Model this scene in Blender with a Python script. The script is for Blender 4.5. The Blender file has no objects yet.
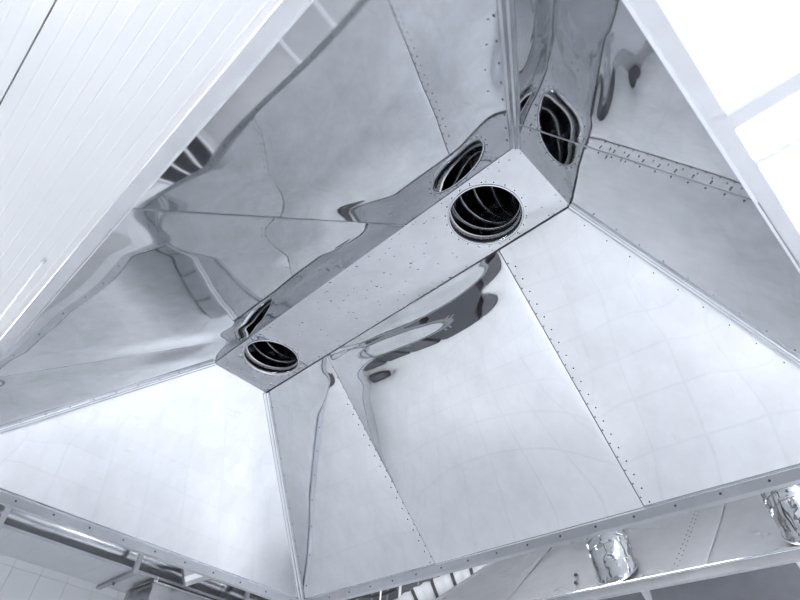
import bpy, bmesh, math, random
from mathutils import Vector, Matrix, noise

random.seed(7)
SC = bpy.context.scene
COL = SC.collection

# ------------------------------------------------------------------ camera
ZR = 2.35                                   # height of the hood rim above the floor
cam_d = bpy.data.cameras.new('camera')
cam = bpy.data.objects.new('camera', cam_d)
COL.objects.link(cam)
cam.matrix_world = Matrix(((-0.71469, -0.44918, -0.53615, -1.7857),
                           (-0.69572, 0.53554, 0.47872, 1.3259),
                           (0.07210, 0.71515, -0.69524, ZR - 1.2282),
                           (0, 0, 0, 1)))
cam_d.sensor_fit = 'HORIZONTAL'
cam_d.sensor_width = 36.0
cam_d.lens = 36.0 * 575.7 / 800.0
cam_d.clip_start = 0.02
cam_d.dof.use_dof = True
cam_d.dof.focus_distance = 3.4
cam_d.dof.aperture_fstop = 4.0
SC.camera = cam

# ------------------------------------------------------------------ world, exposure
wd = bpy.data.worlds.new('world')
SC.world = wd
wd.use_nodes = True
wd.node_tree.nodes['Background'].inputs[0].default_value = (0.80, 0.86, 1.0, 1)
wd.node_tree.nodes['Background'].inputs[1].default_value = 0.3
SC.view_settings.view_transform = 'Standard'
SC.view_settings.look = 'None'
SC.view_settings.exposure = 0.91
SC.view_settings.gamma = 1.0
SC.view_settings.use_curve_mapping = False
SC.cycles.max_bounces = 14
SC.cycles.glossy_bounces = 10
SC.cycles.diffuse_bounces = 6
SC.cycles.caustics_reflective = True
SC.cycles.blur_glossy = 1.0
SC.cycles.caustics_refractive = False
SC.cycles.use_denoising = True
LAMP = 45.0                                 # emission strength of the lamp diffusers

# ------------------------------------------------------------------ materials
def mat(name):
    m = bpy.data.materials.new(name)
    m.use_nodes = True
    nt = m.node_tree
    return m, nt, nt.nodes['Principled BSDF']

def N(nt, kind, **kw):
    n = nt.nodes.new(kind)
    for k, v in kw.items():
        if k in n.inputs:
            n.inputs[k].default_value = v
        else:
            setattr(n, k, v)
    return n

def steel(name, base, r0, r1, bump=0.0, bscale=3.0, streak=0.10, specks=0.0, scratch=0.0):
    """polished sheet steel: faint streaks, uneven polish, a little relief"""
    m, nt, b = mat(name)
    L = nt.links.new
    b.inputs['Metallic'].default_value = 1.0
    tc = N(nt, 'ShaderNodeTexCoord')
    mp = N(nt, 'ShaderNodeMapping')
    mp.inputs['Scale'].default_value = (2.2, 2.2, 0.7)
    L(tc.outputs['Object'], mp.inputs['Vector'])
    n1 = N(nt, 'ShaderNodeTexNoise', Scale=4.0, Detail=8.0, Roughness=0.65)
    L(mp.outputs[0], n1.inputs['Vector'])
    n2 = N(nt, 'ShaderNodeTexNoise', Scale=1.7, Detail=4.0)
    L(tc.outputs['Object'], n2.inputs['Vector'])
    rr = N(nt, 'ShaderNodeMapRange')
    rr.inputs['From Min'].default_value = 0.3
    rr.inputs['From Max'].default_value = 0.7
    rr.inputs['To Min'].default_value = r0
    rr.inputs['To Max'].default_value = r1
    L(n2.outputs['Fac'], rr.inputs['Value'])
    L(rr.outputs[0], b.inputs['Roughness'])
    ramp = N(nt, 'ShaderNodeValToRGB')
    ramp.color_ramp.elements[0].position = 0.3
    ramp.color_ramp.elements[1].position = 0.62
    d = 1.0 - streak
    ramp.color_ramp.elements[0].color = (base[0]*d, base[1]*d, base[2]*d, 1)
    ramp.color_ramp.elements[1].color = (*base, 1)
    L(n1.outputs['Fac'], ramp.inputs['Fac'])
    out = ramp.outputs[0]
    if scratch > 0:
        mp2 = N(nt, 'ShaderNodeMapping')
        mp2.inputs['Scale'].default_value = (40, 3.0, 3.0)
        mp2.inputs['Rotation'].default_value = (0.2, 0.1, 0.35)
        L(tc.outputs['Object'], mp2.inputs['Vector'])
        n3 = N(nt, 'ShaderNodeTexNoise', Scale=1.6, Detail=3.0, Roughness=0.7)
        L(mp2.outputs[0], n3.inputs['Vector'])
        r3 = N(nt, 'ShaderNodeValToRGB')
        r3.color_ramp.elements[0].position = 0.66
        r3.color_ramp.elements[1].position = 0.74
        r3.color_ramp.elements[0].color = (0, 0, 0, 1)
        r3.color_ramp.elements[1].color = (scratch,)*3 + (1,)
        L(n3.outputs['Fac'], r3.inputs['Fac'])
        mx = N(nt, 'ShaderNodeMixRGB')
        mx.blend_type = 'MIX'
        L(r3.outputs[0], mx.inputs['Fac'])
        L(out, mx.inputs['Color1'])
        mx.inputs['Color2'].default_value = (base[0]*0.55, base[1]*0.55, base[2]*0.58, 1)
        out = mx.outputs[0]
    if specks > 0:
        vo = N(nt, 'ShaderNodeTexVoronoi', Scale=24.0)
        L(tc.outputs['Object'], vo.inputs['Vector'])
        r4 = N(nt, 'ShaderNodeValToRGB')
        r4.color_ramp.elements[0].position = 0.07
        r4.color_ramp.elements[1].position = 0.15
        r4.color_ramp.elements[0].color = (specks,)*3 + (1,)
        r4.color_ramp.elements[1].color = (0, 0, 0, 1)
        L(vo.outputs['Distance'], r4.inputs['Fac'])
        mx = N(nt, 'ShaderNodeMixRGB')
        L(r4.outputs[0], mx.inputs['Fac'])
        L(out, mx.inputs['Color1'])
        mx.inputs['Color2'].default_value = (base[0]*0.4, base[1]*0.4, base[2]*0.42, 1)
        out = mx.outputs[0]
    L(out, b.inputs['Base Color'])
    if specks > 0:
        v5 = N(nt, 'ShaderNodeTexVoronoi', Scale=15.0)
        L(tc.outputs['Object'], v5.inputs['Vector'])
        r5 = N(nt, 'ShaderNodeValToRGB')
        r5.color_ramp.interpolation = 'EASE'
        r5.color_ramp.elements[0].position = 0.02
        r5.color_ramp.elements[1].position = 0.14
        r5.color_ramp.elements[0].color = (1, 1, 1, 1)
        r5.color_ramp.elements[1].color = (0, 0, 0, 1)
        L(v5.outputs['Distance'], r5.inputs['Fac'])
    if bump > 0:
        nb = N(nt, 'ShaderNodeTexNoise', Scale=bscale, Detail=2.0)
        L(tc.outputs['Object'], nb.inputs['Vector'])
        bp = N(nt, 'ShaderNodeBump')
        bp.inputs['Strength'].default_value = 1.0
        bp.inputs['Distance'].default_value = bump
        L(nb.outputs['Fac'], bp.inputs['Height'])
        last = bp
        if specks > 0:
            last = N(nt, 'ShaderNodeBump')
            last.inputs['Strength'].default_value = 1.0
            last.inputs['Distance'].default_value = 0.004
            L(r5.outputs[0], last.inputs['Height'])
            L(bp.outputs[0], last.inputs['Normal'])
        L(last.outputs[0], b.inputs['Normal'])
    return m

def plain(name, col, rough=0.5, metal=0.0, noise_amt=0.05, nscale=3.0):
    m, nt, b = mat(name)
    L = nt.links.new
    tc = N(nt, 'ShaderNodeTexCoord')
    n1 = N(nt, 'ShaderNodeTexNoise', Scale=nscale, Detail=5.0)
    L(tc.outputs['Object'], n1.inputs['Vector'])
    ramp = N(nt, 'ShaderNodeValToRGB')
    ramp.color_ramp.elements[0].position = 0.35
    ramp.color_ramp.elements[1].position = 0.65
    k = 1.0 - noise_amt
    ramp.color_ramp.elements[0].color = (col[0]*k, col[1]*k, col[2]*k, 1)
    ramp.color_ramp.elements[1].color = (*col, 1)
    L(n1.outputs['Fac'], ramp.inputs['Fac'])
    L(ramp.outputs[0], b.inputs['Base Color'])
    b.inputs['Roughness'].default_value = rough
    b.inputs['Metallic'].default_value = metal
    return m

M = {}
M['sheet'] = steel('polished_sheet_steel', (0.625, 0.636, 0.656), 0.015, 0.05, scratch=0.3)
M['back'] = steel('mill_finish_sheet_steel', (0.50, 0.51, 0.53), 0.24, 0.36)
M['plate'] = steel('spotted_plate_steel', (0.60, 0.615, 0.64), 0.03, 0.08, bump=0.010, bscale=3.2, specks=0.8)
M['trim'] = steel('bent_trim_steel', (0.60, 0.615, 0.64), 0.12, 0.2)
M['gutter'] = steel('gutter_steel', (0.54, 0.55, 0.57), 0.34, 0.46)
M['galv'] = steel('duct_interior_steel', (0.42, 0.435, 0.46), 0.07, 0.16, bump=0.02, bscale=6)
M['flex'] = steel('crumpled_aluminium', (0.55, 0.562, 0.585), 0.07, 0.14, bump=0.022, bscale=7.0)
M['round'] = steel('round_duct_steel', (0.40, 0.41, 0.43), 0.16, 0.28, bump=0.02, bscale=2.0)
M['rivet'] = plain('dark_rivet', (0.07, 0.075, 0.09), 0.45, 0.6)
M['sealant'] = plain('dark_sealant', (0.03, 0.033, 0.04), 0.7)
M['bracket'] = plain('grey_bracket_paint', (0.30, 0.31, 0.335), 0.5, 0.2)
M['dark'] = plain('dark_grey_paint', (0.10, 0.105, 0.118), 0.55)
M['ceil'] = plain('white_coated_panel', (0.88, 0.884, 0.894), 0.45, 0.0, 0.015, 0.8)
M['joint'] = plain('dark_panel_joint', (0.16, 0.17, 0.20), 0.8)
M['greywall'] = plain('pale_grey_wall_panel', (0.56, 0.57, 0.59), 0.5, 0.0, 0.03, 0.7)
M['wall'] = plain('white_wall_panel', (0.78, 0.80, 0.83), 0.5, 0.0, 0.03, 0.7)
M['tile'] = plain('white_glazed_tile', (0.74, 0.755, 0.78), 0.3, 0.0, 0.04, 1.3)
M['board'] = plain('grey_shelf_board', (0.46, 0.475, 0.50), 0.4)
M['grout'] = plain('grey_grout', (0.50, 0.52, 0.56), 0.8)
M['white'] = plain('white_enamel', (0.84, 0.86, 0.89), 0.3, 0.0, 0.01)
M['housing'] = plain('grey_white_enamel', (0.55, 0.565, 0.59), 0.4, 0.0, 0.01)
M['glass'] = plain('dark_window_glass', (0.035, 0.038, 0.045), 0.08, 0.0, 0.0)
M['cabinet'] = plain('dark_cabinet_paint', (0.15, 0.157, 0.172), 0.35)
M['cable'] = plain('black_cable', (0.035, 0.037, 0.045), 0.5)
M['zinc'] = plain('zinc_rod', (0.62, 0.64, 0.68), 0.35, 0.8)

def floor_mat():
    m, nt, b = mat('pale_floor_tile')
    L = nt.links.new
    tc = N(nt, 'ShaderNodeTexCoord')
    br = N(nt, 'ShaderNodeTexBrick')
    br.offset = 0.0
    br.inputs['Scale'].default_value = 1.0
    br.inputs['Brick Width'].default_value = 0.5
    br.inputs['Row Height'].default_value = 0.5
    br.inputs['Mortar Size'].default_value = 0.012
    br.inputs['Color1'].default_value = (0.80, 0.82, 0.85, 1)
    br.inputs['Color2'].default_value = (0.77, 0.79, 0.82, 1)
    br.inputs['Mortar'].default_value = (0.735, 0.755, 0.785, 1)
    L(tc.outputs['Object'], br.inputs['Vector'])
    L(br.outputs['Color'], b.inputs['Base Color'])
    b.inputs['Roughness'].default_value = 0.35
    return m
M['floor'] = floor_mat()

def emit_mat():
    m, nt, b = mat('lamp_diffuser')
    b.inputs['Base Color'].default_value = (0.9, 0.9, 0.9, 1)
    b.inputs['Emission Color'].default_value = (0.985, 0.99, 1.0, 1)
    b.inputs['Emission Strength'].default_value = LAMP
    return m
M['lamp'] = emit_mat()

# ------------------------------------------------------------------ mesh helpers
def link(name, me, m, parent=None, loc=None):
    o = bpy.data.objects.new(name, me)
    COL.objects.link(o)
    if m is not None and not me.materials:
        me.materials.append(M[m] if isinstance(m, str) else m)
    if parent is not None:
        o.parent = parent
    if loc is not None:
        o.location = loc
    return o

def tag(o, label=None, cat=None, group=None, kind=None):
    if label: o['label'] = label
    if cat: o['category'] = cat
    if group: o['group'] = group
    if kind: o['kind'] = kind
    return o

def empty(name, loc, label, cat, group=None, rz=0):
    o = bpy.data.objects.new(name, None)
    COL.objects.link(o)
    o.location = loc
    o.rotation_euler = (0, 0, rz)
    o.empty_display_size = 0.1
    return tag(o, label, cat, group)

class MB:
    def __init__(s):
        s.v, s.f, s.sm = [], [], []
    def add(s, vs, fs, smooth=False):
        o = len(s.v)
        s.v += [tuple(p) for p in vs]
        s.f += [tuple(i + o for i in q) for q in fs]
        s.sm += [smooth]*len(fs)
        return s
    def box(s, a, b):
        (x0, y0, z0), (x1, y1, z1) = a, b
        vs = [(x, y, z) for x in (x0, x1) for y in (y0, y1) for z in (z0, z1)]
        return s.add(vs, [(0,1,3,2), (4,6,7,5), (0,4,5,1), (2,3,7,6), (0,2,6,4), (1,5,7,3)])
    def obox(s, p, q, wd, ht, up=(0, 0, 1)):
        """bar from p to q with width wd and height ht"""
        p, q = Vector(p), Vector(q)
        d = (q - p).normalized()
        u = Vector(up)
        if abs(d.dot(u)) > 0.98: u = Vector((0, 1, 0))
        sx = d.cross(u).normalized()*wd/2
        sy = sx.cross(d).normalized()*ht/2
        vs = [e + a*sx + b*sy for e in (p, q) for a in (-1, 1) for b in (-1, 1)]
        return s.add(vs, [(0,1,3,2), (4,6,7,5), (0,4,5,1), (2,3,7,6), (0,2,6,4), (1,5,7,3)])
    def sweep(s, path, rad, n=20, cap=True, closed=False):
        path = [Vector(p) for p in path]
        k = len(path)
        if not hasattr(rad, '__len__'): rad = [rad]*k
        t0 = (path[1] - path[0]).normalized()
        ref = Vector((0, 0, 1)) if abs(t0.z) < 0.9 else Vector((1, 0, 0))
        nrm = t0.cross(ref).normalized()
        vs = []
        for i, p in enumerate(path):
            a = path[i-1] if i else (path[-1] if closed else p)
            b = path[i+1] if i < k-1 else (path[0] if closed else p)
            t = (b - a).normalized()
            nrm = (nrm - t*nrm.dot(t)).normalized()
            bn = t.cross(nrm)
            for j in range(n):
                w = 2*math.pi*j/n
                vs.append(p + (nrm*math.cos(w) + bn*math.sin(w))*rad[i])
        fs = [(i*n + j, i*n + (j+1) % n, (i+1)*n + (j+1) % n, (i+1)*n + j) for i in range(k-1) for j in range(n)]
        if closed:
            fs += [((k-1)*n + j, (k-1)*n + (j+1) % n, (j+1) % n, j) for j in range(n)]
        s.add(vs, fs, True)
        if cap and not closed:
            s.add(vs[:n], [tuple(range(n))[::-1]])
            s.add(vs[-n:], [tuple(range(n))])
        return s
    def mesh(s, name):
        me = bpy.data.meshes.new(name)
        me.from_pydata(s.v, [], s.f)
        for p, q in zip(me.polygons, s.sm): p.use_smooth = q
        bm = bmesh.new(); bm.from_mesh(me)
        bmesh.ops.recalc_face_normals(bm, faces=bm.faces)
        bm.to_mesh(me); bm.free()
        me.update()
        return me
    def build(s, name, m, parent=None, loc=None):
        return link(name, s.mesh(name), m, parent, loc)

def copy_tree(o, parent=None):
    c = o.copy()
    COL.objects.link(c)
    c.parent = parent
    for ch in list(o.children):
        copy_tree(ch, c)
    return c

# ------------------------------------------------------------------ the room
X0, X1, Y0, Y1, ZC = -5.2, 5.9, -8.0, 5.6, 3.80
def struct(o): o['kind'] = 'structure'; return o
struct(MB().box((X0, Y0, -0.10), (X1, Y1, 0)).build('floor', 'floor'))
struct(MB().box((X0-.12, Y0, 0), (X0, Y1, ZC)).build('wall_west', 'wall'))
struct(MB().box((X0-.12, Y1, 0), (X1+.12, Y1+.12, ZC)).build('wall_north', 'wall'))
struct(MB().box((X0-.12, Y0-.12, 0), (X1+.12, Y0, ZC)).build('wall_south', 'greywall'))
wall_e = struct(MB().box((X1+.008, Y0, 0), (X1+.12, Y1, ZC)).build('wall_east', 'grout'))
# glazed tiles on the east wall, each a piece of its own
TW, TH = 0.30, 0.60
tm = bpy.data.meshes.new('tile')
bm = bmesh.new()
bmesh.ops.create_cube(bm, size=1.0)
for v in bm.verts:
    v.co = Vector((v.co.x*0.008, v.co.y*(TW-.004), v.co.z*(TH-.004)))
bm.to_mesh(tm); bm.free()
tm.materials.append(M['tile'])
for k in range(3):
    zt = 2.20 + TH*(k+.5) - 0.30 + 0.0
    for j in range(30):
        y = 2.4 - TW*(j+.5)
        link('tile', tm, None, wall_e, (X1+.004, y, zt))
MB().box((X1, Y0, 0), (X1+.008, Y1, 1.898)).build('wall_lining', 'greywall', wall_e)
MB().box((X1, Y0, 1.90), (X1+.008, 2.4-30*TW-.002, ZC)).build('wall_lining', 'greywall', wall_e)
MB().box((X1, 2.402, 1.90), (X1+.008, Y1, ZC)).build('wall_lining', 'greywall', wall_e)
MB().box((X1, 2.4-30*TW, 3.702), (X1+.008, 2.40, ZC)).build('wall_lining', 'greywall', wall_e)

# ceiling: long ribbed sandwich panels running along x, dark joint where two meet
ceil = struct(MB().box((X0-.12, Y0-.12, ZC+.05), (X1+.12, Y1+.12, ZC+.15)).build('ceiling', 'joint'))
RIB = 0.0667
def ceiling_panel(y0, y1):
    n = int(round((y1 - y0)/RIB))
    prof = [(y0, ZC+.05), (y0, ZC)]
    for i in range(1, n):
        y = y0 + (y1-y0)*i/n
        s_ = 1 if i % 2 else -1
        prof += [(y-.006, ZC), (y, ZC + .0011*s_), (y+.006, ZC)]
    prof += [(y1, ZC), (y1, ZC+.05)]
    vs = [(x, a, b) for x in (X0, X1) for a, b in prof]
    k = len(prof)
    fs = [(i, i+1, k+i+1, k+i) for i in range(k-1)]
    fs += [(k-1, 0, k, 2*k-1)]
    MB().add(vs, fs).build('ceiling_panel', 'ceil', ceil)
JY = 1.89
edges = [Y0, -5.9, -3.9, -1.9, 0.42, JY, 3.36, 4.83, Y1]
for a, b in zip(edges[:-1], edges[1:]):
    ceiling_panel(a + .004, b - .004)

# windows and a door in the far walls (the hood's sheets mirror them); door added for a pale reflection
def window(name, wall, a0, a1, z0, z1, npane):
    o = bpy.data.objects.new(name, None); COL.objects.link(o)
    o['kind'] = 'structure'
    def bx(u0, u1, za, zb_, d0, d1):
        if wall == 's': return ((u0, Y0+d0, za), (u1, Y0+d1, zb_))
        return ((X1-d1, u0, za), (X1-d0, u1, zb_))
    MB().box(*bx(a0, a1, z0, z0+.06, .001, .05)).build('frame_bar', 'white', o)
    MB().box(*bx(a0, a1, z1-.06, z1, .001, .05)).build('frame_bar', 'white', o)
    wd_ = (a1-a0)/npane
    for k in range(npane+1):
        u = a0 + wd_*k
        MB().box(*bx(u-.035, u+.035, z0+.06, z1-.06, .001, .045)).build('frame_post', 'white', o)
    for k in range(npane):
        u = a0 + wd_*k
        MB().box(*bx(u+.036, u+wd_-.036, z0+.061, z1-.061, .006, .014)).build('pane', 'glass', o)
    return o
window('window_1', 'e', -7.7, -5.9, 1.15, 2.25, 3)
dr = bpy.data.objects.new('added_door_1', None); COL.objects.link(dr); dr['kind'] = 'structure'
MB().box((2.30, Y0+.001, 0.005), (3.20, Y0+.035, 2.05)).build('door_leaf', 'housing', dr)
for a, b in ((2.22, 2.299), (3.201, 3.28)):
    MB().box((a, Y0+.001, 0.0), (b, Y0+.05, 2.05)).build('door_jamb', 'white', dr)
MB().box((2.22, Y0+.001, 2.051), (3.28, Y0+.05, 2.13)).build('door_head', 'white', dr)
MB().box((2.38, Y0+.036, 1.02), (2.50, Y0+.075, 1.05)).build('door_handle', 'zinc', dr)

# ------------------------------------------------------------------ ceiling lamps
def lamp(x, y, label):
    t = empty('ceiling_lamp', (x, y, ZC), label, 'lamp', 'ceiling strip lamps')
    prof = [(-.17, -.001), (-.12, -.05), (.12, -.05), (.17, -.001)]
    vs = [(xx, a, c) for xx in (-.66, .66) for a, c in prof]
    MB().add(vs, [(0, 1, 5, 4), (1, 2, 6, 5), (2, 3, 7, 6), (3, 0, 4, 7), (0, 1, 2, 3), (4, 5, 6, 7)]).build('housing', 'housing', t)
    for xa, xb in ((-.65, -.642), (.642, .65)):
        MB().box((xa, -.10, -.095), (xb, .10, -.051)).build('end_plate', 'white', t)
    prof = [(-.085, -.051), (-.082, -.075), (-.06, -.09), (0, -.096), (.06, -.09), (.082, -.075), (.085, -.051)]
    k = len(prof)
    vs = [(xx, a, c) for xx in (-.64, .64) for a, c in prof]
    MB().add(vs, [(i, i+1, k+i+1, k+i) for i in range(k-1)] + [tuple(range(k)), tuple(range(k, 2*k)), (0, k, 2*k-1, k-1)]).build('diffuser', 'lamp', t)
    return t
lamp(-2.46, -0.80, 'glowing strip lamp on the ceiling beyond the right rim of the big hood')
others = [(-3.6, 3.0, 'straight behind the camera'), (-0.6, 2.5, 'just left of the camera'), (2.4, 2.5, 'above the row of added dark cabinets'),
          (0.2, -1.64, 'above the aisle between the two hoods, added unseen to brighten it'), (4.0, 2.4, 'by the tiled wall'), (-3.9, 0.9, 'to the right of the camera'), (-4.2, -4.4, 'to the right of the second hood'),  # the aisle lamp is unseen, added to brighten floor and second hood
          (4.3, -6.4, 'beyond the dark plenum box'), (0.6, -6.4, 'straight behind the second hood'), (-3.0, -6.4, 'behind the second hood and farther right')]
for x, y, n in others:
    lamp(x, y, 'white strip lamp on the ceiling %s' % n)

# ------------------------------------------------------------------ the hood
hl, hL, hW, hH, hw = 2.2849, 3.5329, 2.4494, 0.9069, 0.40
HG, GG = 0.0478, 0.036                     # gutter height and width
TOPZ = hH
def hipx(v): return hl/2 + (hL-hl)/2*v
def hipy(v): return hw/2 + (hW-hw)/2*v
SN_long = Vector((0, hH, (hW-hw)/2)).normalized()    # outward normal of +y panel
SN_end = Vector((hH, 0, (hL-hl)/2)).normalized()     # outward normal of +x panel

def wave(p, seed, amp, scale):
    q = Vector(p)*scale + Vector((seed*7.3, seed*3.1, seed*1.7))
    return amp*(noise.noise(q) + 0.18*noise.noise(q*2.1 + Vector((5, 5, 5))))

def sm(x):
    x = max(0, min(1, x))
    return x*x*(3-2*x)

def sheet(parent, side, f0, f1, seed, off, extra=None, nu=90, nv=110, amp=0.0016, scale=1.9, sag=0.004):
    """one sheet of a sloping panel; side 'y+','y-','x+','x-'; f0(v), f1(v) its borders along the panel"""
    def P(u, v):
        a, b = f0(v), f1(v)
        s_ = a + (b-a)*u
        z = hH*(1-v)
        if side[0] == 'y':
            sg = 1 if side[1] == '+' else -1
            return Vector((s_, sg*hipy(v), z)), Vector((0, -sg*SN_long.y, -SN_long.z)), s_
        sg = 1 if side[1] == '+' else -1
        return Vector((sg*hipx(v), s_, z)), Vector((-sg*SN_end.x, 0, -SN_end.z)), s_
    V, F = [], []
    for j in range(nv+1):
        v = j/nv
        for i in range(nu+1):
            u = i/nu
            p, n, s_ = P(u, v)
            du = min(u, 1-u)*abs(f1(v)-f0(v))
            fade = min(1, 9*v, 9*(1-v))*sm((du-.03)/.14)
            d = off + fade*wave(p, seed, amp, scale) + sag*4*v*(1-v)*sm(du/.25)*min(1, abs(f1(v)-f0(v))/.6)
            if extra: d += extra(u, v, s_)
            V.append(p + n*d)
    m_ = nu+1
    for j in range(nv):
        for i in range(nu):
            F.append((j*m_+i, j*m_+i+1, (j+1)*m_+i+1, (j+1)*m_+i))
    b = MB().add(V, F, True)
    # the back of the sheet and its cut edges
    nb = 10
    Vb = []
    def inner(i, j): return V[j*m_+i]
    per = [(i, 0) for i in range(nu)] + [(nu, j) for j in range(nv)] + [(i, nv) for i in range(nu, 0, -1)] + [(0, j) for j in range(nv, 0, -1)]
    _, n0, _ = P(.5, .5)
    ring_a = [inner(i, j) for i, j in per]
    ring_b = [q - n0*0.003 for q in ring_a]
    k = len(per)
    n_in = len(b.f)
    b.add(ring_a + ring_b, [(i, (i+1) % k, k+(i+1) % k, k+i) for i in range(k)])
    Vb, Fb = [], []
    for j in range(0, nv+1, 10):
        for i in range(0, nu+1, 10):
            Vb.append(inner(i, j) - n0*0.003)
    mi, mj = nu//10+1, nv//10+1
    for j in range(mj-1):
        for i in range(mi-1):
            Fb.append((j*mi+i, (j+1)*mi+i, (j+1)*mi+i+1, j*mi+i+1))
    b.add(Vb, Fb, True)
    me = bpy.data.meshes.new('sheet_panel')
    me.from_pydata(b.v, [], b.f)
    me.materials.append(M['sheet']); me.materials.append(M['back'])
    for p_, q_ in zip(me.polygons, b.sm): p_.use_smooth = q_
    for k_, p_ in enumerate(me.polygons): p_.material_index = 1 if k_ >= n_in else 0
    me.update()
    return link('sheet_panel', me, 'sheet', parent)

def rivets(parent, pts, n, r=0.0042, name='rivet_row', m='rivet'):
    """low round heads in a row, too small to pick apart"""
    b = MB()
    n = Vector(n).normalized()
    u = n.orthogonal().normalized(); w_ = n.cross(u)
    for p in pts:
        p = Vector(p)
        ring = [p + (u*math.cos(t) + w_*math.sin(t))*r - n*.002 for t in [k*math.pi/4 for k in range(8)]]
        top = [p + (u*math.cos(t) + w_*math.sin(t))*r*.6 + n*r*.35 for t in [k*math.pi/4 for k in range(8)]]
        b.add(ring + top, [(k, (k+1) % 8, 8+(k+1) % 8, 8+k) for k in range(8)] + [tuple(range(8, 16))])
    o = b.build(name, m, parent)
    o['kind'] = 'stuff'
    return o

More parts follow.
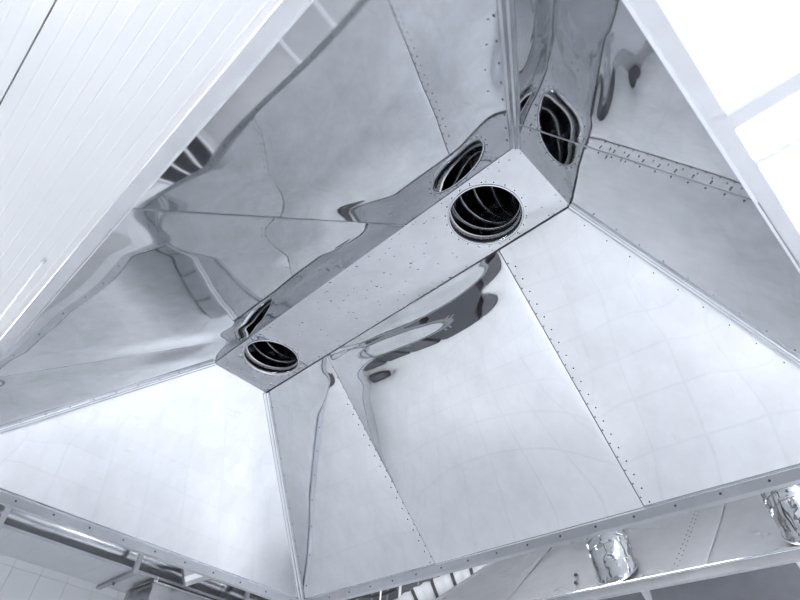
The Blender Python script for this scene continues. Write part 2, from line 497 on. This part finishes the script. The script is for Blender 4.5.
def make_hood(label, loc):
    t = empty('exhaust_hood', loc, label, 'hood')
    C = lambda x: (lambda v: x)
    # long panel facing the camera from the far side (y-), three sheets
    XS1, XS2 = -0.735, 0.515
    def bulge(u, v, s_):
        dd = v*1.368                                   # metres down from the fold
        side = math.sin(math.pi*min(1, max(0, u)))**0.7
        a = .44
        g = .24
        k = g*(dd - dd*dd/(2*a)) if dd < a else g*a/2*(1 - sm((dd-a)/(1.30-a)))
        ph = s_*5.5 + 1.5*math.sin(s_*4.0)
        r = .0026*math.sin(38*dd + .5*ph) + .0032*math.sin(s_*7.5 + 5*dd + .6)
        return side*(k + r*sm(dd/.05)*math.exp(-(dd/.24)**2))
    def bulge2(u, v, s_):
        dd = v*1.368
        return 0.009*math.exp(-((dd-.20)/.07)**2 - ((u-.82)/.16)**2)*sm((1-u)*10)
    s1 = sheet(t, 'y-', lambda v: -hipx(v), C(XS1+.012), 1, 0.000)
    s2 = sheet(t, 'y-', C(XS1-.012), C(XS2+.012), 2, 0.0035, bulge, nu=140, nv=150, amp=.0010)
    s3 = sheet(t, 'y-', C(XS2-.012), lambda v: hipx(v), 3, 0.0000, lambda u, v, s_: bulge2(1-u, v, s_))
    # long panel on the near side (y+), three sheets
    XT1, XT2 = -0.50, 0.73
    s4 = sheet(t, 'y+', lambda v: -hipx(v), C(XT1+.012), 4, 0.0000, amp=.0024, scale=2.1, sag=.016)
    s5 = sheet(t, 'y+', C(XT1-.012), C(XT2+.012), 5, 0.0035, amp=.0026, scale=2.1, sag=.018)
    s6 = sheet(t, 'y+', C(XT2-.012), lambda v: hipx(v), 6, 0.0000, amp=.0024, scale=2.1, sag=.016)
    # end panels
    s7 = sheet(t, 'x+', lambda v: -hipy(v), lambda v: hipy(v), 7, 0, amp=.0010)
    seam = lambda v: min(0.374 - 0.234*v, hipy(v)-.001)
    s8 = sheet(t, 'x-', lambda v: -hipy(v), lambda v: min(seam(v)+.012, hipy(v)), 8, 0.0025, amp=.0012)
    s9 = sheet(t, 'x-', lambda v: min(seam(v)-.012, hipy(v)-.004), lambda v: hipy(v), 9, 0, amp=.0016)
    # rivets along the seams: two staggered rows
    nin = {'y-': Vector((0, SN_long.y, -SN_long.z)), 'y+': Vector((0, -SN_long.y, -SN_long.z)), 'x-': Vector((SN_end.x, 0, -SN_end.z))}
    def on(side, s_, v):
        if side[0] == 'y':
            return Vector((s_, (1 if side[1] == '+' else -1)*hipy(v), hH*(1-v))) + nin[side]*.004
        return Vector(((1 if side[1] == '+' else -1)*hipx(v), s_, hH*(1-v))) + nin[side]*.004
    for side, x0, sh, dirn in (('y-', XS1, s1, -1), ('y-', XS2, s2, 1), ('y+', XT1, s5, 1), ('y+', XT2, s6, 1)):
        pts = []
        for k in range(19):
            v = .06 + .9*k/18
            pts.append(on(side, x0 + .020*dirn, v) - nin[side]*.002)
            pts.append(on(side, x0 + .046*dirn, v+.022) - nin[side]*.002)
        if x0 != XT2: rivets(sh, pts, nin[side])
        if x0 == XT1: continue
        e_ = x0 + (-.0128 if (side, x0) in (('y-', XS1), ('y+', XT1)) else .0128)
        MB().obox(on(side, e_, .004) - nin[side]*.002, on(side, e_, .994) - nin[side]*.002, .0015, .0035, nin[side]).build('seam_line', 'sealant', sh)
    rivets(s8, [on('x-', seam(v) + e, v + e) for v in [.22+.74*k/15 for k in range(16)] for e in (.0, .03)], nin['x-'], .003)
    # rivets along the hips
    for sh, side, fn in ((s1, 'y-', lambda v: -hipx(v)+.04), (s3, 'y-', lambda v: hipx(v)-.035), (s6, 'y+', lambda v: hipx(v)-.04), (s4, 'y+', lambda v: -hipx(v)+.04)):
        rivets(sh, [on(side, fn(v), v) for v in [.08+.86*k/11 for k in range(12)]], nin[side], .003)
    # folded trim along each hip
    for sx in (-1, 1):
        for sy in (-1, 1):
            a = Vector((sx*hl/2, sy*hw/2, hH)); e = Vector((sx*hL/2, sy*hW/2, 0))
            d = (e-a).normalized()
            n1 = Vector((0, -sy*SN_long.y, -SN_long.z)); n2 = Vector((-sx*SN_end.x, 0, -SN_end.z))
            t1 = d.cross(n1); t1 = t1 if t1.x*sx < 0 else -t1       # along the long panel, away from the hip
            t2 = d.cross(n2); t2 = t2 if t2.y*sy < 0 else -t2
            cen = (n1+n2).normalized()
            pr = [t1*.026 + n1*.001, t1*.025 + n1*.006, t1*.016 + n1*.0075, t1*.011 + n1*.014, cen*.024, t2*.011 + n2*.014, t2*.016 + n2*.0075, t2*.025 + n2*.006, t2*.026 + n2*.001]
            vs = [p + q for p in (a + d*.004, e - d*.004) for q in pr]
            k = len(pr)
            MB().add(vs, [(i, i+1, k+i+1, k+i) for i in range(k-1)] + [tuple(range(k)), tuple(range(k, 2*k))]).build('corner_trim', 'trim', t)
            o1, o2 = -n1, -n2
            pr = [t1*.03 + o1*.004, t1*.03 + o1*.007, (o1+o2)*.005, t2*.03 + o2*.007, t2*.03 + o2*.004]
            vs = [p + q for p in (a + d*.004, e - d*.004) for q in pr]
            k = len(pr)
            MB().add(vs, [(i, (i+1) % k, k+(i+1) % k, k+i) for i in range(k)] + [tuple(range(k)), tuple(range(k, 2*k))]).build('outer_corner_trim', 'gutter', t)
    # gutter round the rim: an open channel of four mitred lengths
    def gutter(p0, p1, out):
        p0, p1, out = Vector(p0), Vector(p1), Vector(out)
        d = (p1-p0).normalized()
        pr = [(0.0, .004), (0.0, -HG), (GG, -HG), (GG, -.002), (GG-.003, -.002), (GG-.003, -HG+.003), (.003, -HG+.003), (.003, .004)]
        k = len(pr)
        vs = []
        for e, sg in ((p0, -1), (p1, 1)):
            for o_, z in pr:
                vs.append(e + out*o_ + d*sg*o_ + Vector((0, 0, z)))
        g_ = MB().add(vs, [(i, (i+1) % k, k+(i+1) % k, k+i) for i in range(k)] + [tuple(range(k)), tuple(range(k, 2*k))]).build('gutter', 'gutter', t)
        n = int((p1-p0).length/.19)
        if out.y < 0 or out.x > 0: rivets(g_, [p0 + (p1-p0)*((i+.5)/n) + Vector((0, 0, -HG*.45)) for i in range(n)], -out, .0075, 'screw_row', 'cable')
        # lip bead between sheet and gutter
        MB().obox(p0 - out*.006 + Vector((0, 0, .004)), p1 - out*.006 + Vector((0, 0, .004)), .010, .005).build('lip', 'sealant' if out.y < 0 and False else 'trim', g_)
    hx, hy = hL/2, hW/2
    gutter((-hx, -hy, 0), (hx, -hy, 0), (0, -1, 0))
    gutter((hx, hy, 0), (-hx, hy, 0), (0, 1, 0))
    gutter((hx, -hy, 0), (hx, hy, 0), (1, 0, 0))
    gutter((-hx, hy, 0), (-hx, -hy, 0), (-1, 0, 0))
    # top plate with two round duct holes
    HR = 0.166
    b = MB()
    zb = hH - .001
    n = 64
    cs = [-.827, .820]
    def ring(cx):
        vs, fs = [], []
        for k in range(n):
            w_ = 2*math.pi*k/n
            c_, s_ = math.cos(w_), math.sin(w_)
            m_ = max(abs(c_), abs(s_))
            vs.append((cx + HR*c_, HR*s_, zb))
            vs.append((cx + hw/2*c_/m_, hw/2*s_/m_, zb))
        for k in range(n):
            a, c_ = 2*k, 2*((k+1) % n)
            fs.append((a, a+1, c_+1, c_))
        b.add(vs, fs)
    for cx in cs: ring(cx)
    for xa, xb in ((-hl/2, cs[0]-hw/2), (cs[0]+hw/2, cs[1]-hw/2), (cs[1]+hw/2, hl/2)):
        b.add([(xa, -hw/2, zb), (xb, -hw/2, zb), (xb, hw/2, zb), (xa, hw/2, zb)], [(0, 1, 2, 3)])
    pm = b.mesh('top_plate')
    plate = link('top_plate', pm, 'plate', t)
    sd = plate.modifiers.new('thick', 'SOLIDIFY'); sd.thickness = .003; sd.offset = 0
    # folded edge of the plate
    # (a dark sealant bead where plate and sheets meet)
    for p, q in (((-hl/2, hw/2, zb), (hl/2, hw/2, zb)), ((-hl/2, -hw/2, zb), (hl/2, -hw/2, zb)), ((-hl/2, -hw/2, zb), (-hl/2, hw/2, zb)), ((hl/2, -hw/2, zb), (hl/2, hw/2, zb))):
        q = Vector(q); p = Vector(p)
        dark = p.y < 0 and q.y < 0
        MB().obox(p + Vector((0, 0, -.004)), q + Vector((0, 0, -.004)), .004, .004).build('sealant_bead' if dark else 'folded_edge', 'sealant' if dark else 'trim', plate)
    for cx in cs:
        prof = [(HR+.006, -.003), (HR+.006, -.0045), (HR+.001, -.0055), (HR-.002, -.004), (HR-.003, .05), (HR-.001, .05), (HR, -.001)]
        k = len(prof)
        vs = [(cx + r*math.cos(2*math.pi*i/n), r*math.sin(2*math.pi*i/n), zb + z) for i in range(n) for r, z in prof]
        fs = [(i*k+j, i*k+(j+1) % k, ((i+1) % n)*k+(j+1) % k, ((i+1) % n)*k+j) for i in range(n) for j in range(k)]
        c_ = MB().add(vs, fs, True).build('duct_collar', 'trim', t)
        rivets(c_, [(cx + (HR+.017)*math.cos(a), (HR+.017)*math.sin(a), zb-.003) for a in [2*math.pi*(i+.5)/22 for i in range(22)]], (0, 0, -1), .0034)
    rivets(plate, [(x, sy*(hw/2-.016), zb-.002) for x in [-hl/2+.1+i*.16 for i in range(14)] for sy in (-1, 1)], (0, 0, -1), .0032)
    return t, cs, HR

hood, HC, HR = make_hood('large polished steel hood filling the picture, two round holes in its top plate', (0, 0, ZR))
hood2 = copy_tree(hood)
hood2.location = (0, -2.06-hW/2, ZR)
hood2['label'] = 'second steel exhaust hood behind the big one, with two shiny ducts standing on its slope'

# ------------------------------------------------------------------ exhaust ducts above the holes
def elbow_duct(loc, yaw, label):
    t = empty('elbow_duct', loc, label, 'duct', None, yaw)
    r = HR-.0035
    RB = .195
    z1 = .075
    def pt(a): return Vector((RB - RB*math.cos(a), 0, z1 + RB*math.sin(a)))
    angs = [0] + [math.radians(9 + 18*k) for k in range(5)] + [math.radians(90)]
    pts = [Vector((0, 0, .052))] + [pt(a) for a in angs[1:-1]] + [Vector((RB + .45, 0, z1 + RB))]
    # mitred gores: cutting planes half-way between neighbouring directions
    n = 40
    rings = []
    for i, p in enumerate(pts):
        da = (pts[i] - pts[i-1]).normalized() if i else (pts[1]-pts[0]).normalized()
        db = (pts[i+1] - pts[i]).normalized() if i < len(pts)-1 else da
        tt = (da+db).normalized()
        yv = Vector((0, 1, 0)); xv = yv.cross(tt).normalized()
        kf = 1/max(.3, tt.dot(da))
        rings.append([p + yv*r*math.sin(2*math.pi*j/n) + xv*r*kf*math.cos(2*math.pi*j/n) for j in range(n)])
    for i in range(len(pts)-1):
        MB().add(rings[i] + rings[i+1], [(j, (j+1) % n, n+(j+1) % n, n+j) for j in range(n)], True).build('duct_segment' if i in (0, len(pts)-2) else 'elbow_gore', 'galv', t)
        if i:
            ringm = MB().sweep([rings[i][j] - (rings[i][j]-pts[i])*.02 for j in range(n)], .0016, 6, closed=True)
            ringm.build('seam_ring', 'trim', t)
    e = rings[-1]
    MB().add(e, [tuple(range(n))]).build('end_cap', 'sealant', t)
    return t
for i, cx in enumerate(HC):
    elbow_duct((cx, 0, ZR+hH), (math.radians(-140), math.radians(-125))[i], ('dark round elbow duct above the hole nearest the camera', 'dark round elbow duct above the far hole of the top plate')[i])
    elbow_duct((cx, hood2.location.y, ZR+hH), math.radians(-90), ('dark elbow duct on the right end of the second hood', 'dark elbow duct on the left end of the second hood')[i])

# ------------------------------------------------------------------ hanger rods
def rod(x, y, label):
    t = empty('hanger_rod', (x, y, ZR), label, 'rod', 'threaded rods that hang the hoods')
    MB().sweep([(0, 0, -.02), (0, 0, ZC-ZR-.004)], .006, 10).build('threaded_bar', 'white', t)
    MB().sweep([(0, 0, ZC-ZR-.03), (0, 0, ZC-ZR)], .014, 6).build('ceiling_nut', 'zinc', t)
    MB().sweep([(0, 0, -.012), (0, 0, .006)], .013, 6).build('rim_nut', 'zinc', t)
    MB().box((-.03, -.012, -.022), (.03, .012, -.016)).build('rim_plate', 'zinc', t)
corner = {(1, 1): 'left', (1, -1): 'farthest', (-1, -1): 'right', (-1, 1): 'nearest'}
for cy, nm in ((0, 'big'), (hood2.location.y, 'second')):
    for (sx, sy), cn in corner.items():
        rod(sx*(hL/2+GG+.02), cy + sy*(hW/2+GG+.02), 'thin pale hanger rod from the ceiling to the %s corner of the %s hood' % (cn, nm))

# ------------------------------------------------------------------ shiny ducts on the slope of the second hood
def shiny_duct(x, y, label, seed, cable=False):
    zb = 2.36
    t = empty('supply_duct', (x, y, zb), label, 'duct', 'shiny ducts on the second hood')
    lean = Vector((.15, -.02, 1)).normalized()
    def tube(z0, z1, r, name, m='flex', nn=28, wob=.006):
        k = max(2, int((z1-z0)/.03))
        path = [lean*(z0 + (z1-z0)*i/k) for i in range(k+1)]
        b = MB().sweep(path, r, nn)
        for i, v in enumerate(b.v):
            q = Vector(v)
            d = (q - lean*q.dot(lean))
            dn = d.normalized()
            b.v[i] = tuple(q + dn*wob*noise.noise(q*9 + Vector((seed*3, 0, 0))))
        return b.build(name, m, t)
    low = tube(.0, .26, .128, 'lower_sleeve')
    nrm = SN_long
    base = Vector((0, -2.06, ZR + .012)) - Vector((x, y, zb))      # a point of the slope
    def drop(me, gap):
        for v in me.vertices:                            # cut the foot along the slope
            if v.co.dot(lean) < .255:
                k = v.co.dot(lean)/.26
                foot = v.co - lean*(v.co.dot(lean))      # the same spot at the axis foot
                t_ = ((base - foot).dot(nrm) + gap)/lean.dot(nrm)
                v.co = foot + lean*(t_ + (.26 - t_)*k)
    drop(low.data, .0)
    tube(.26, .278, .134, 'clamp_band', wob=.002)
    tube(.278, .32, .126, 'middle_sleeve')
    tube(.32, .335, .132, 'clamp_band', wob=.002)
    tube(.335, 1.38, .125, 'upper_sleeve')
    n_ = 28
    uu = lean.cross(Vector((0, 1, 0))).normalized(); ww = lean.cross(uu)
    vs = []
    for r_, gp in ((.131, .0), (.131, .005), (.138, .005), (.138, .0)):
        for k in range(n_):
            f_ = (uu*math.cos(2*math.pi*k/n_) + ww*math.sin(2*math.pi*k/n_))*r_
            vs.append(f_ + lean*(((base - f_).dot(nrm) + gp)/lean.dot(nrm)))
    MB().add(vs, [(a*n_+k, a*n_+(k+1) % n_, ((a+1) % 4)*n_+(k+1) % n_, ((a+1) % 4)*n_+k) for a in range(4) for k in range(n_)], True).build('base_flange', 'trim', t)
    if cable:
        pts = [(.155*math.cos(a), .155*math.sin(a)) for a in [math.radians(q) for q in (20, 45, 70, 95, 110, 118, 116)]]
        zs = [.42, .43, .42, .38, .30, .2, .10]
        MB().sweep([uu*a - ww*b + lean*c_ for (a, b), c_ in zip(pts, zs)], .006, 8).build('cable', 'cable', t)
    return t
shiny_duct(-.10, -2.21, 'shiny crumpled duct on the second hood, left of the two', 1)
shiny_duct(-1.19, -2.21, 'shiny crumpled duct on the second hood at the right edge of the picture', 2, True)

# pale seam strip on the slope of the second hood
pa = Vector((-.65, hipy(.02), hH*.98)) + SN_long*.004
pb = Vector((-.65, hipy(.985), hH*.015)) + SN_long*.004
MB().obox(pa, pb, .008, .003, SN_long).build('seam_strip', 'gutter', hood2)
# round edge added along its near gutter to catch a bright highlight
MB().sweep([(-hL/2-GG, hW/2+GG-.001, .002), (hL/2+GG, hW/2+GG-.001, .002)], .008, 10).build('glint_edge', 'trim', hood2)
# two dark bolts on the slope of the second hood
for p in ((.252, -2.300, 2.560), (.205, -2.205, 2.476)):
    c_ = Vector(p) - hood2.location
    MB().sweep([c_ - SN_long*.004, c_ + SN_long*.010], [.014, .011], 10).build('bolt', 'cable', hood2)

# ------------------------------------------------------------------ gear by the tiled wall
TX0, TX1, TZ = 4.40, 5.17, 3.00              # the long shelf that carries the round duct
def round_duct():
    t = empty('round_duct', (4.78, 0, TZ+.225), 'large round steel duct lying on the shelf by the tiled wall', 'duct')
    y = 2.6
    while y > -4.6:
        MB().sweep([(0, y, 0), (0, y-.94, 0)], .205, 32).build('duct_section', 'round', t)
        MB().sweep([(0, y-.92, 0), (0, y-.97, 0)], .211, 32).build('joint_band', 'round', t)
        y -= .95
    return t
round_duct()
sh = empty('duct_shelf', (0, 0, TZ), 'long pale hanging shelf under the large round duct', 'shelf')
for k in range(24):
    y = 2.55 - .30*k
    MB().box((TX0+.004, y-.298, -.012), (TX1, y, 0)).build('shelf_board', 'board', sh)
MB().box((TX0-.004, -4.65, -.016), (TX0, 2.55, .012)).build('edge_strip', 'bracket', sh)
for k, y in enumerate((1.60, .29, -1.02, -2.33, -3.64)):
    t = empty('hanger_bracket', (TX0, y, TZ), 'grey hanger bracket of the duct shelf, ' + ['just past the left edge of the picture', 'at the left edge of the picture', 'left of the open steel box', 'right of the open steel box', 'farthest from the camera'][k], 'bracket', 'hanger brackets of the duct shelf')
    MB().box((-.055, -.022, -.045), (-.012, .022, ZC-TZ-.001)).build('strut', 'bracket', t)
    b = MB()
    b.box((-.05, -.025, -.05), (TX1-TX0+.02, .025, -.046))
    b.box((-.05, -.025, -.046), (TX1-TX0+.02, -.021, -.018))
    b.box((-.05, .021, -.046), (TX1-TX0+.02, .025, -.018))
    b.build('arm', 'bracket', t)
    MB().sweep([(.40, 0, -.075), (.40, 0, -.05)], .014, 6).build('bolt', 'dark', t)
# steel box hanging under the shelf
bx = empty('steel_box', (4.60, -1.72, TZ-.30), 'open galvanised steel box under the shelf of the round duct', 'box')
b = MB()
b.box((-.30, -.50, 0), (.30, .50, .004))
for a, c_ in (((-.30, -.50, .004), (-.296, .50, .22)), ((.296, -.50, .004), (.30, .50, .22)), ((-.296, -.50, .004), (.296, -.496, .22)), ((-.296, .496, .004), (.296, .50, .22))):
    b.box(a, c_)
b.build('box_body', 'round', bx)
MB().box((-.318, -.515, .221), (-.285, .515, .232)).build('flange', 'gutter', bx)
MB().box((-.318, .482, .2325), (.318, .515, .2425)).build('flange', 'gutter', bx)
for sx in (-.27, .27):
    for sy in (-.46, .46):
        MB().sweep([(sx, sy, .004), (sx, sy, .285)], .006, 8).build('hanger', 'zinc', bx)
# flat duct rising past the shelf
fd = empty('flat_duct', (4.17, -1.45, 3.04), 'flat pale rectangular duct slanting up in front of the shelf', 'duct')
MB().obox((0, 0, -.04), (0, -1.25, .72), .05, .16).build('duct_body', 'gutter', fd)
MB().obox((-.03, 0, -.055), (-.03, -1.25, .705), .008, .05).build('stiffener', 'white', fd)
MB().obox((0, -1.25, .70), (0, -1.25, ZC-3.02-.001), .05, .16).build('upper_end', 'gutter', fd)

# ------------------------------------------------------------------ dark gear between the two hoods, far corner
pl = empty('plenum_box', (3.55, -4.25, 2.92), 'dark grey plenum box under the ceiling in the far corner', 'plenum')
MB().box((-.75, -1.1, 0), (.75, 1.1, .82)).build('casing', 'dark', pl)
for sx in (-.6, .6):
    for sy in (-.9, .9):
        MB().sweep([(sx, sy, .82), (sx, sy, ZC-2.92-.002)], .008, 8).build('hanger', 'zinc', pl)
for k in range(6):
    x = -.60 + .24*k
    MB().box((x-.008, 1.10, .05), (x+.008, 1.115, .80)).build('rib', 'bracket', pl)
def flex_hose(pts, r, label, ribs=True):
    t = empty('flexible_hose', pts[0], label, 'hose')
    P0 = Vector(pts[0])
    pp = [Vector(p) - P0 for p in pts]
    fine, rad = [], []
    seg = 26
    for i in range(len(pp)-1):
        for k in range(seg):
            a = k/seg
            q0 = pp[max(i-1, 0)]; q1 = pp[i]; q2 = pp[i+1]; q3 = pp[min(i+2, len(pp)-1)]
            fine.append(.5*((2*q1) + (q2-q0)*a + (2*q0-5*q1+4*q2-q3)*a*a + (-q0+3*q1-3*q2+q3)*a**3))
            rad.append(r*(1 + .06*math.sin(len(fine)*1.05)))
    MB().sweep(fine, rad, 24).build('corrugated_sleeve', 'housing', t)
    step = 12
    for i in range(4, len(fine)-2, step):
        MB().sweep([fine[i], fine[i] + (fine[i+1]-fine[i]).normalized()*.03], r*1.07, 24).build('band', 'cable', t)
    return t
flex_hose([(2.55, -2.55, 2.55), (2.25, -2.80, 2.83), (1.92, -3.0, 3.0), (1.60, -3.2, 3.12), (1.25, -3.45, 3.35)], .10, 'pale corrugated hose with dark bands beyond the corner of the second hood')
for i, (x, y, r, m, lb) in enumerate(((2.62, -3.0, .013, 'white', 'slim white pole hanging beyond the far corner of the big hood'),
                              (2.42, -3.05, .007, 'bracket', 'thin grey rod right beside the slim white pole'),
                              (2.30, -3.1, .007, 'bracket', 'thin grey rod nearest the corrugated hose'))):
    t = empty('drop_rod', (x, y, 2.55), lb, 'rod', 'rods hanging in the far corner')
    MB().sweep([(0, 0, 0), (0, 0, ZC-2.55-.012)], r, 12).build('bar', m, t)
    MB().sweep([(0, 0, ZC-2.55-.012), (0, 0, ZC-2.55-.001)], r*2.4, 12).build('ceiling_rose', m, t)
    MB().sweep([(0, 0, -.015), (0, 0, 0)], r*1.6, 12).build('end_nut', m, t)
for i in range(3):
    y = -2.60 - .12*i
    pts = [(2.5 + .18*k, y + .02*math.sin(k*1.3 + i), 2.98 + .018*i + .03*math.sin(k*.9 + i*2)) for k in range(10)]
    tag(MB().sweep(pts, .016, 8).build('cable', 'cable'), 'black cable sagging in front of the plenum box, %s of three' % ['nearest', 'middle', 'farthest'][i], 'cable', 'cables in front of the plenum box')

# ------------------------------------------------------------------ unseen furniture, added to give the sheets dark reflections
rg = empty('added_range', (0.5, -3.95, 0), 'long dark cooking range added unseen under the second hood for its reflection', 'range')  # range added to darken what the second hood's inside mirrors
MB().box((-1.5, -.5, .10), (1.5, .62, .80)).build('body', 'round', rg)
MB().box((-1.53, -.65, .801), (1.53, .65, .86)).build('cooktop', 'bracket', rg)
MB().box((-1.45, -.57, .001), (1.45, .57, .099)).build('plinth', 'dark', rg)
for k in range(5):
    x = -1.2 + .6*k
    d_ = MB().box((x-.27, .621, .16), (x+.27, .645, .64)).build('oven_door', 'board', rg)
    MB().obox((x-.2, .67, .60), (x+.2, .67, .60), .02, .02).build('handle', 'zinc', d_)
    for e in (-.12, .12):
        MB().sweep([(x+e, .621, .72), (x+e, .65, .72)], .025, 12).build('knob', 'cable', rg)
cw = ['by the tiled wall', 'second from the tiled wall', 'third from the tiled wall', 'fourth from the tiled wall', 'farthest from the tiled wall']
for k in range(5):
    x = 5.2 - 1.18*k
    cb = empty('added_cabinet', (x, 3.75, 0), 'tall dark cabinet added unseen behind the camera for dark reflections, %s' % cw[k], 'cabinet', 'added tall cabinets behind the camera')  # cabinets invented to darken the reflection below the top plate
    h_ = (2.0, 1.55, 2.05, 1.9, 1.5)[k]
    MB().box((-.5, -.28, .08), (.5, .32, h_)).build('body', ('cabinet', 'dark')[k % 2], cb)
    MB().box((-.48, -.25, .001), (.48, .30, .079)).build('plinth', 'dark', cb)
    for sx in (-1, 1):
        d_ = MB().box((min(sx*.004, sx*.49), -.302, .10), (max(sx*.004, sx*.49), -.281, h_-.02)).build('door', ('cabinet', 'dark')[k % 2], cb)
        MB().box((min(sx*.04, sx*.06), -.33, .95), (max(sx*.04, sx*.06), -.303, 1.15)).build('handle', 'zinc', d_)
